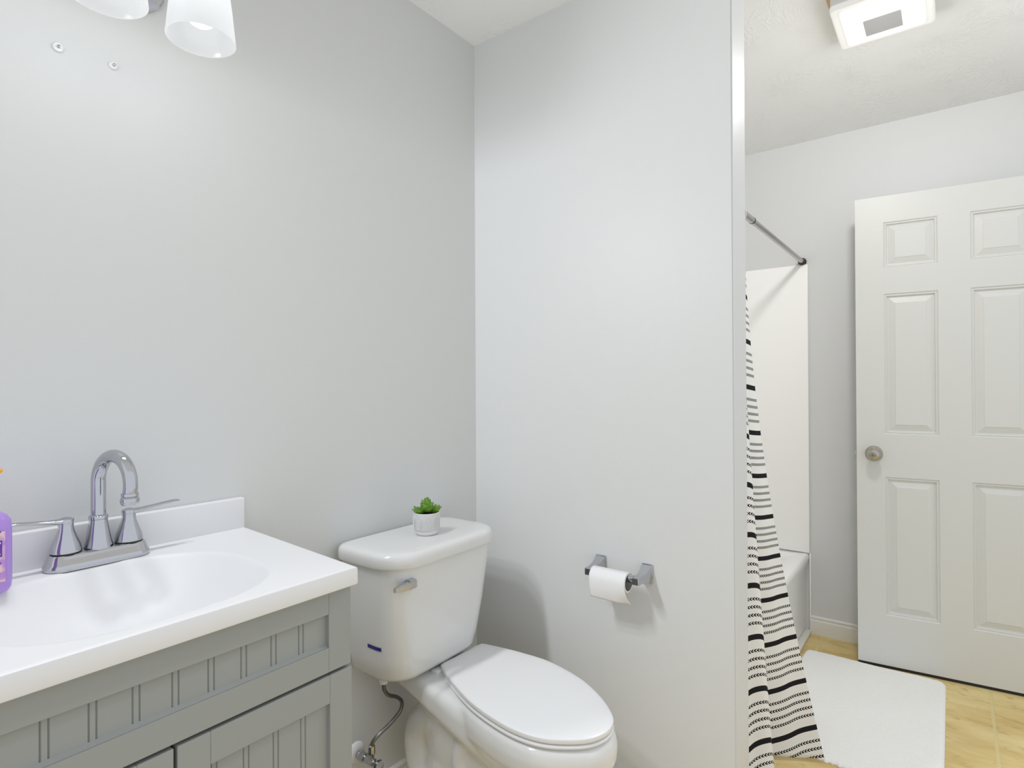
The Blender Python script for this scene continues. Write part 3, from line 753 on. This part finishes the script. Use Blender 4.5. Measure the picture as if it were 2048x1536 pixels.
    loft(b, [[Vector((x, y+yy, zz+dz)) for yy, zz in ((-0.003, 0.7165), (-0.016-e, 0.7165), (-0.016-e, 0.7335+e), (-0.003, 0.7335+e))] for x, e, dz in ((-0.550, 0.001, 0), (-0.580, 0.0, -0.001), (-0.600, -0.006, 0.001))])
    bmesh.ops.bevel(b, geom=b.edges[:], offset=0.002, segments=2, affect='EDGES')
    o = mesh_obj('lever_arm', b, m_lever, None, smooth=35); o.parent = lv; o.matrix_parent_inverse = lv.matrix_world.inverted()
    return t
toilet()
def on_front_left(z, a0, a1, n=14):
    """points on the tank skin round its front left corner; angles below 180 run back along the side"""
    f = (z-0.51)/(0.60-0.51); xl = -0.578-0.011*f; yf = -0.222-0.009*f; r_ = 0.0715; out = []
    for k in range(n+1):
        a = a0+(a1-a0)*k/n
        if a < 180: out.append(Vector((xl-0.0012, yf+r_+math.radians(180-a)*r_, z)))
        else: out.append(Vector((xl+r_+(r_+0.0012)*math.cos(math.radians(a)), yf+r_+(r_+0.0012)*math.sin(math.radians(a)), z)))
    return out
b = NEW(); loft(b, [on_front_left(0.547, 157, 197), on_front_left(0.557, 157, 197)], False, False, closed=False)
o = mesh_obj('painters_tape', b, m_blue); tag(o, 'short strip of blue tape stuck low on the toilet tank', 'tape')

# ------------------------------------------------------------------ potted succulent on the tank
m_leaf = mat('succulent_leaf', srgb(92, 140, 40), 0.4, spec=0.4)
def leaf_nodes():
    nb = NB(m_leaf); tc = nb.n('ShaderNodeTexCoord'); sep = nb.n('ShaderNodeSeparateXYZ'); nb.l(tc.outputs['Object'], sep.inputs[0])
    uv = nb.n('ShaderNodeUVMap'); su = nb.n('ShaderNodeSeparateXYZ'); nb.l(uv.outputs[0], su.inputs[0])
    r = nb.n('ShaderNodeValToRGB'); e = r.color_ramp.elements
    e[0].position = 0.0; e[0].color = srgb(150, 178, 40); e[1].position = 0.88; e[1].color = srgb(92, 146, 52)
    x = r.color_ramp.elements.new(1.0); x.color = srgb(110, 84, 50)
    nb.l(su.outputs[1], r.inputs[0]); nb.l(r.outputs[0], nb.b.inputs['Base Color'])
leaf_nodes()
def leaf(bm, uvl, base, az, el, L, W, curl=0.35):
    """fleshy pointed leaf growing from base: az heading, el elevation in radians"""
    d = Vector((math.cos(az)*math.cos(el), math.sin(az)*math.cos(el), math.sin(el)))
    side = Vector((-math.sin(az), math.cos(az), 0)); up = side.cross(d)*-1
    if up.z < 0: up = -up
    rings = []; N = 9
    for k in range(N+1):
        q = k/N; wq = W*(0.45+1.25*q-1.7*q*q*q*q*0.98 if q < 0.85 else 0.55*(1-(q-0.85)/0.15)+0.02)*0.62
        wq = W*max(0.03, math.sin(math.pi*min(1, (0.18+0.82*q)))**0.8)*0.55
        th = wq*0.42
        c = base+d*(L*q)+up*(curl*L*q*q*0.5)
        rings.append([c+side*(wq*math.cos(a))+up*(th*math.sin(a)-0.25*wq*(1-abs(math.cos(a)))*0) + up*(0.35*wq*abs(math.cos(a))) for a in (2*math.pi*j/10 for j in range(10))])
    vr = [[bm.verts.new(p) for p in r] for r in rings]
    for k in range(N):
        for j in range(10):
            l = (j+1) % 10; f = bm.faces.new((vr[k][j], vr[k][l], vr[k+1][l], vr[k+1][j]))
            for lp, q in zip(f.loops, (k, k, k+1, k+1)): lp[uvl].uv = (j/10, q/N)
    bm.faces.new(vr[-1])
def succulent():
    px, py, pz = -0.388, -0.146, 0.8067
    t = thing('potted_succulent', 'small green artificial succulent in a white pot embossed with leaves', 'potted plant', (px, py, pz))
    b = NEW(); lathe(b, [(0.0335, 0.0125), (0.0362, 0.0145), (0.0372, 0.0175), (0.0378, 0.0560), (0.0375, 0.0615), (0.0355, 0.0630), (0.0325, 0.0620), (0.0320, 0.058), (0.0315, 0.050), (0.0, 0.048)], (px, py, pz), 'Z', 56)
    pot = mesh_obj('pot', b, m_pot, t, smooth=40)
    b = NEW(); lathe(b, [(0.026, 0.0), (0.0290, 0.0008), (0.0315, 0.003), (0.0335, 0.010), (0.0336, 0.0128), (0.0, 0.0128)], (px, py, pz), 'Z', 56)
    mesh_obj('pot_base', b, m_white, None, smooth=40).parent = pot
    b = NEW()
    for k in range(10):
        a0 = math.radians(k*36+231)
        def P(u, v, r=0.0381):
            a = a0+u/0.0378; return Vector((px+r*math.cos(a), py+r*math.sin(a), pz+0.018+v))
        def leafw(q): return 0.0092*math.sin(math.pi*q)**0.75
        for sg in (-1, 1):
            tube(b, [P(sg*leafw(q/14), 0.002+0.036*q/14) for q in range(15)], 0.00055, 6)
        tube(b, [P(0, 0.002), P(0, 0.036)], 0.0005, 6)
        for q in range(2, 12):
            for sg in (-1, 1):
                v0 = 0.002+0.036*q/14; wl = leafw(min(1, (q+1)/14))*0.85
                tube(b, [P(0, v0), P(sg*wl, v0+0.0035)], 0.0004, 5)
    mesh_obj('leaf_relief', b, m_white, None, smooth=40).parent = pot
    bpy.context.view_layer.update()
    b = NEW(); lathe(b, [(0.0, 0.0565), (0.02, 0.0560), (0.0318, 0.0545), (0.0318, 0.052)], (px, py, pz), 'Z', 32)
    mesh_obj('soil', b, m_soil, t, smooth=60)
    b = NEW(); uvl = b.loops.layers.uv.new('UVMap'); rnd = random.Random(3)
    c = Vector((px, py, pz+0.058))
    for ringi, (n, el, L, W, zz) in enumerate(((5, 0.42, 0.026, 0.026, 0.004), (5, 0.62, 0.029, 0.027, 0.008), (5, 0.92, 0.029, 0.023, 0.013), (4, 1.15, 0.028, 0.017, 0.016), (3, 1.40, 0.028, 0.011, 0.018))):
        for k in range(n):
            leaf(b, uvl, c+Vector((0, 0, zz)), 2*math.pi*k/n+ringi*0.55+rnd.uniform(-.12, .12), el+rnd.uniform(-.1, .1), L*rnd.uniform(.9, 1.08), W)
    mesh_obj('rosette', b, m_leaf, t, smooth=0)
    for sx, sy in ((-0.019, 0.010), (0.019, -0.012)):
        b = NEW(); uvl = b.loops.layers.uv.new('UVMap')
        c2 = Vector((px, py, pz+0.056))+Vector((sx, sy, 0)); ax = math.atan2(sy, sx)
        for k in range(7): leaf(b, uvl, c2, ax+(k-3)*0.55, 0.62+0.12*(k % 3), 0.030, 0.015, 0.2)
        mesh_obj('side_shoot', b, m_leaf, t, smooth=0)
succulent()

# ------------------------------------------------------------------ water supply
def supply():
    t = thing('water_supply_valve', 'chrome stop valve on a white wall flange beneath the toilet tank', 'valve', (-0.525, 0, 0.19))
    vx, vz = -0.527, 0.197
    b = NEW(); lathe(b, [(0.030, -0.0005), (0.030, -0.003), (0.026, -0.008), (0.013, -0.012), (0.010, -0.012)], (vx, 0, vz), 'Y', 32); mesh_obj('wall_flange', b, m_white, t, smooth=40)
    b = NEW(); lathe(b, [(0.009, -0.010), (0.009, -0.02)], (vx, 0, vz), 'Y', 20)
    lathe(b, [(0.0125, -0.020), (0.0130, -0.022), (0.0130, -0.044), (0.0105, -0.047), (0.0095, -0.05), (0.0110, -0.062), (0.0110, -0.080), (0.008, -0.084)], (vx, 0, vz), 'Y', 24)
    tube(b, [(vx, -0.070, vz), (vx, -0.070, vz+0.024)], 0.0075, 18); mesh_obj('valve_body', b, m_chrome, t, smooth=35)
    b = NEW(); lathe(b, [(0.004, -0.084), (0.004, -0.094), (0.014, -0.095), (0.0165, -0.098), (0.0150, -0.104), (0.004, -0.106)], (vx, 0, vz), 'Y', 10); mesh_obj('valve_handle', b, m_chrome, t, smooth=35)
    h = thing('supply_hose', 'braided metal supply hose curving from stop valve to toilet tank', 'hose', (-0.50, -0.09, 0.32))
    pts = [(-0.527, -0.070, 0.232), (-0.525, -0.072, 0.250), (-0.507, -0.078, 0.266), (-0.472, -0.085, 0.283), (-0.441, -0.09, 0.305), (-0.437, -0.092, 0.330), (-0.456, -0.094, 0.352), (-0.488, -0.096, 0.372), (-0.503, -0.096, 0.392), (-0.506, -0.096, 0.412)]
    b = NEW(); tube(b, catmull(pts, 8), 0.0054, 16); mesh_obj('braided_line', b, m_braid, h, smooth=50)
    b = NEW(); lathe(b, [(0.0060, 0.012), (0.0095, 0.010), (0.0100, 0.0), (0.0100, -0.012), (0.008, -0.014)], (-0.527, -0.070, 0.232), 'Z', 8); mesh_obj('lower_nut', b, m_chrome, h)
    b = NEW(); lathe(b, [(0.0065, -0.006), (0.012, -0.004), (0.0135, 0.012), (0.0135, 0.0290)], (-0.506, -0.096, 0.417), 'Z', 16); mesh_obj('upper_nut', b, m_white, h, smooth=35)
supply()

# ------------------------------------------------------------------ paper holder and roll
HY0, HY1, HZ, HX = -0.4985, -0.6480, 0.6880, -0.0720
def holder():
    t = thing('toilet_paper_holder', 'chrome toilet paper holder with two tapered posts on the wall', 'paper holder', (0, -0.573, HZ))
    for y in (HY0, HY1):
        b = NEW(); box(b, -0.006, -0.0005, y-0.0165, y+0.0165, HZ-0.028, HZ+0.028, 0.002, 3)
        R = []
        for q, (x, hy, z0, z1) in enumerate(((-0.005, 0.0150, -0.026, 0.026), (-0.012, 0.0145, -0.0245, 0.0235), (-0.022, 0.0132, -0.020, 0.0170), (-0.036, 0.0118, -0.0165, 0.0115), (-0.052, 0.0104, -0.0140, 0.0085), (-0.066, 0.0098, -0.0125, 0.0075), (-0.084, 0.0098, -0.0120, 0.0080), (-0.0855, 0.0085, -0.0105, 0.0065))):
            R.append([Vector((x, y+a, HZ+c)) for a, c in ((-hy, z0), (hy, z0), (hy, z1), (-hy, z1))])
        loft(b, R); mesh_obj('post', b, m_chrome, t, smooth=28)
    b = NEW(); ya, yb = HY0-0.009, HY1+0.009
    lathe(b, [(0.0085, ya), (0.0098, ya-0.001), (0.0098, yb+0.060), (0.0108, yb+0.059), (0.0108, yb+0.001), (0.0090, yb)], (HX, 0, HZ), 'Y', 28)
    mesh_obj('roller', b, m_chrome, t, smooth=35)
holder()
def roll():
    cz = HZ-0.0125; y0, y1 = -0.511, -0.623
    t = thing('toilet_paper_roll', 'nearly used up toilet paper roll with a short sheet hanging down', 'toilet paper', (HX, -0.562, cz))
    ri, ro = 0.0225, 0.0275
    b = NEW(); lathe(b, [(ri+0.0008, y0), (ro, y0), (ro, y1), (ri+0.0008, y1)], (HX, 0, cz), 'Y', 48, cap=False)
    vs = b.verts[:]
    # close ring
    rings = [vs[i*48:(i+1)*48] for i in range(4)]
    for k in range(48):
        l = (k+1) % 48; b.faces.new((rings[3][k], rings[3][l], rings[0][l], rings[0][k]))
    mesh_obj('paper', b, m_paper, t, smooth=40)
    b = NEW(); lathe(b, [(ri-0.0004, y0), (ri+0.0008, y0), (ri+0.0008, y1), (ri-0.0004, y1)], (HX, 0, cz), 'Y', 48, cap=False)
    mesh_obj('cardboard_core', b, m_core, t, smooth=40)
    # hanging sheet: leaves the roll over the top and falls in front
    b = NEW(); g = []
    for i in range(25):
        u = i/24; y = y0+(y1-y0)*u; row = []
        prof = [(HX+(ro+0.0008)*math.cos(math.radians(a)), cz+(ro+0.0008)*math.sin(math.radians(a))) for a in range(100, 181, 10)]
        drop = 0.056+0.006*u
        for k in range(1, 13):
            q = k/12; x = HX-ro-0.0008+0.020*q*q*(0.55+0.45*u)+0.012*q*q*q*sstep(0.7, 1, u); prof.append((x, cz-drop*q))
        for k, (x, z) in enumerate(prof): row.append(b.verts.new((x, y-(0.006*sstep(0.75, 1, u)*(max(0, k-9)/11)**1.5), z)))
        g.append(row)
    for i in range(24):
        for k in range(len(g[0])-1): b.faces.new((g[i][k], g[i+1][k], g[i+1][k+1], g[i][k+1]))
    o = mesh_obj('loose_sheet', b, m_paper, t, smooth=0); md = o.modifiers.new('s', 'SOLIDIFY'); md.thickness = 0.0005
roll()

# ------------------------------------------------------------------ wall anchors left from a mirror
for i, (x, z, lab) in enumerate(((-1.210, 1.874, 'clear mirror clip with a screw, the left and larger one on the wall'), (-1.119, 1.879, 'clear mirror clip with a screw, the right one under the light shades'))):
    t = thing('mirror_clip', lab, 'wall clip', (x, 0, z), 'mirror clips left on the wall')
    b = NEW(); sc = 1.15 if i == 0 else 1.0
    lathe(b, [(0.0075*sc, -0.0003), (0.0078*sc, -0.002), (0.0066*sc, -0.0045), (0.003, -0.005)], (x, 0, z), 'Y', 20); mesh_obj('clip_disc', b, m_clear, t, smooth=40)
    b = NEW(); lathe(b, [(0.002, -0.0045), (0.0028, -0.006), (0.0028, -0.0085), (0.0, -0.010)], (x, 0, z), 'Y', 14); mesh_obj('screw', b, m_steel, t, smooth=40)

# ------------------------------------------------------------------ sconce above the vanity
def sconce():
    xc, yc, zr = -1.1760, -0.1450, 1.921
    t = thing('vanity_light', 'chrome vanity light bar with three frosted bell shades above the sink', 'wall light', (xc, 0, 2.15))
    b = NEW(); R = []
    for y, d in ((-0.0005, 0.0), (-0.010, 0.0), (-0.014, 0.004), (-0.015, 0.010)):
        R.append([Vector((p.x, y, p.y)) for p in superell(xc, 2.062, 0.150-d, 0.075-d, 0, 2.0, 56)])
    loft(b, R); mesh_obj('backplate', b, m_chrome, t, smooth=35)
    for k in (-1, 0, 1):
        x = xc+k*0.1640
        b = NEW(); tube(b, catmull([(xc+k*0.09, -0.014, 2.085), (xc+k*0.12, -0.05, 2.14), (x, -0.10, 2.165), (x, yc+0.01, 2.155), (x, yc, 2.130)], 6), 0.0065, 14)
        lathe(b, [(0.026, 2.090), (0.027, 2.106), (0.022, 2.118), (0.010, 2.132), (0.007, 2.140)], (x, yc, 0), 'Z', 28)
        a = mesh_obj('arm', b, m_chrome, t, smooth=40)
        b = NEW(); outer = [(0.028, 2.106), (0.037, 2.095), (0.045, 2.072), (0.0520, 2.035), (0.0570, 1.995), (0.0610, 1.955), (0.0632, 1.932), (0.0636, 1.9292)]
        prof = outer+[(0.0622, 1.9280), (0.0604, 1.9305)]+[(r_-0.0032, z+0.001) for r_, z in reversed(outer[:-2])]
        lathe(b, prof, (x, yc, 0), 'Z', 56, cap=False)
        mesh_obj('shade', b, m_shade, t, smooth=50)
        b = NEW(); lathe(b, [(0.0, 1.9560), (0.012, 1.9575), (0.022, 1.964), (0.0285, 1.976), (0.030, 1.990), (0.0285, 2.006), (0.021, 2.032), (0.0145, 2.056), (0.013, 2.078), (0.0, 2.080)], (x, yc, 0), 'Z', 28)
        bl = mesh_obj('bulb', b, m_bulb, t, smooth=60)
        bl.visible_shadow = True
        ld = bpy.data.lights.new('bulb_light', 'POINT'); ld.energy = SCONCE_W; ld.shadow_soft_size = 0.042; ld.color = COOL
        ld.use_nodes = True; nt = ld.node_tree; em = nt.nodes['Emission']
        fo = nt.nodes.new('ShaderNodeLightFalloff'); fo.inputs['Strength'].default_value = 1.0; fo.inputs['Smooth'].default_value = 20.0
        nt.links.new(fo.outputs['Quadratic'], em.inputs['Strength'])
        lo = bpy.data.objects.new('bulb_light', ld); COL.objects.link(lo); lo.location = (x, yc, 1.880)
        lo.parent = t; lo.matrix_parent_inverse = t.matrix_world.inverted()
sconce()

# ------------------------------------------------------------------ square ceiling light
def ceiling_light():
    x0, x1, y0, y1 = 0.470, 0.728, -1.314, -1.053; zb = 2.385
    t = thing('ceiling_light', 'glowing white square ceiling light with a grey rectangle at its centre', 'ceiling light', ((x0+x1)/2, (y0+y1)/2, H))
    b = NEW(); loft(b, [rrect(x0, x1, y0, y1, 0.012, z, 5) for z in (H-0.0005, zb+0.018)]); mesh_obj('housing', b, m_white, t, smooth=30)
    b = NEW(); loft(b, [rrect(x0-0.002+d, x1+0.002-d, y0-0.002+d, y1+0.002-d, max(.004, 0.016-d), z, 6) for z, d in ((zb+0.018, 0), (zb+0.006, 0), (zb+0.0015, 0.003), (zb, 0.010), (zb+0.002, 0.022))]); mesh_obj('diffuser_rim', b, m_diffrim, t, smooth=30)
    b = NEW(); loft(b, [rrect(x0+d, x1-d, y0+d, y1-d, 0.010, z, 6) for z, d in ((zb+0.004, 0.022), (zb-0.003, 0.0225), (zb-0.004, 0.026))]); mesh_obj('diffuser', b, m_diff, t, smooth=30)
    b = NEW(); cx0, cx1, cy0, cy1 = 0.577, 0.675, -1.232, -1.131
    loft(b, [rrect(cx0, cx1, cy0, cy1, 0.003, z, 3) for z in (zb-0.0035, zb-0.0046)]); mesh_obj('centre_lens', b, m_diffmid, t)
    ld = bpy.data.lights.new('ceiling_light_glow', 'POINT'); ld.energy = CEIL_W; ld.shadow_soft_size = 0.07; ld.color = WARM
    ld.use_nodes = True; nt = ld.node_tree; em = nt.nodes['Emission']
    fo = nt.nodes.new('ShaderNodeLightFalloff'); fo.inputs['Strength'].default_value = 1.0; fo.inputs['Smooth'].default_value = 2.0
    nt.links.new(fo.outputs['Quadratic'], em.inputs['Strength'])
    lo = bpy.data.objects.new('ceiling_light_glow', ld); COL.objects.link(lo); lo.location = ((x0+x1)/2, (y0+y1)/2, zb-0.085)
    lo.parent = t; lo.matrix_parent_inverse = t.matrix_world.inverted()
    b = NEW(); loft(b, [rrect(x0-0.020, x1-0.03, y0+0.03, y1+0.012, 0.010, z, 4) for z in (H-0.0003, H-0.0018)]); mesh_obj('ceiling_cutout', b, m_plaster, t)
ceiling_light()
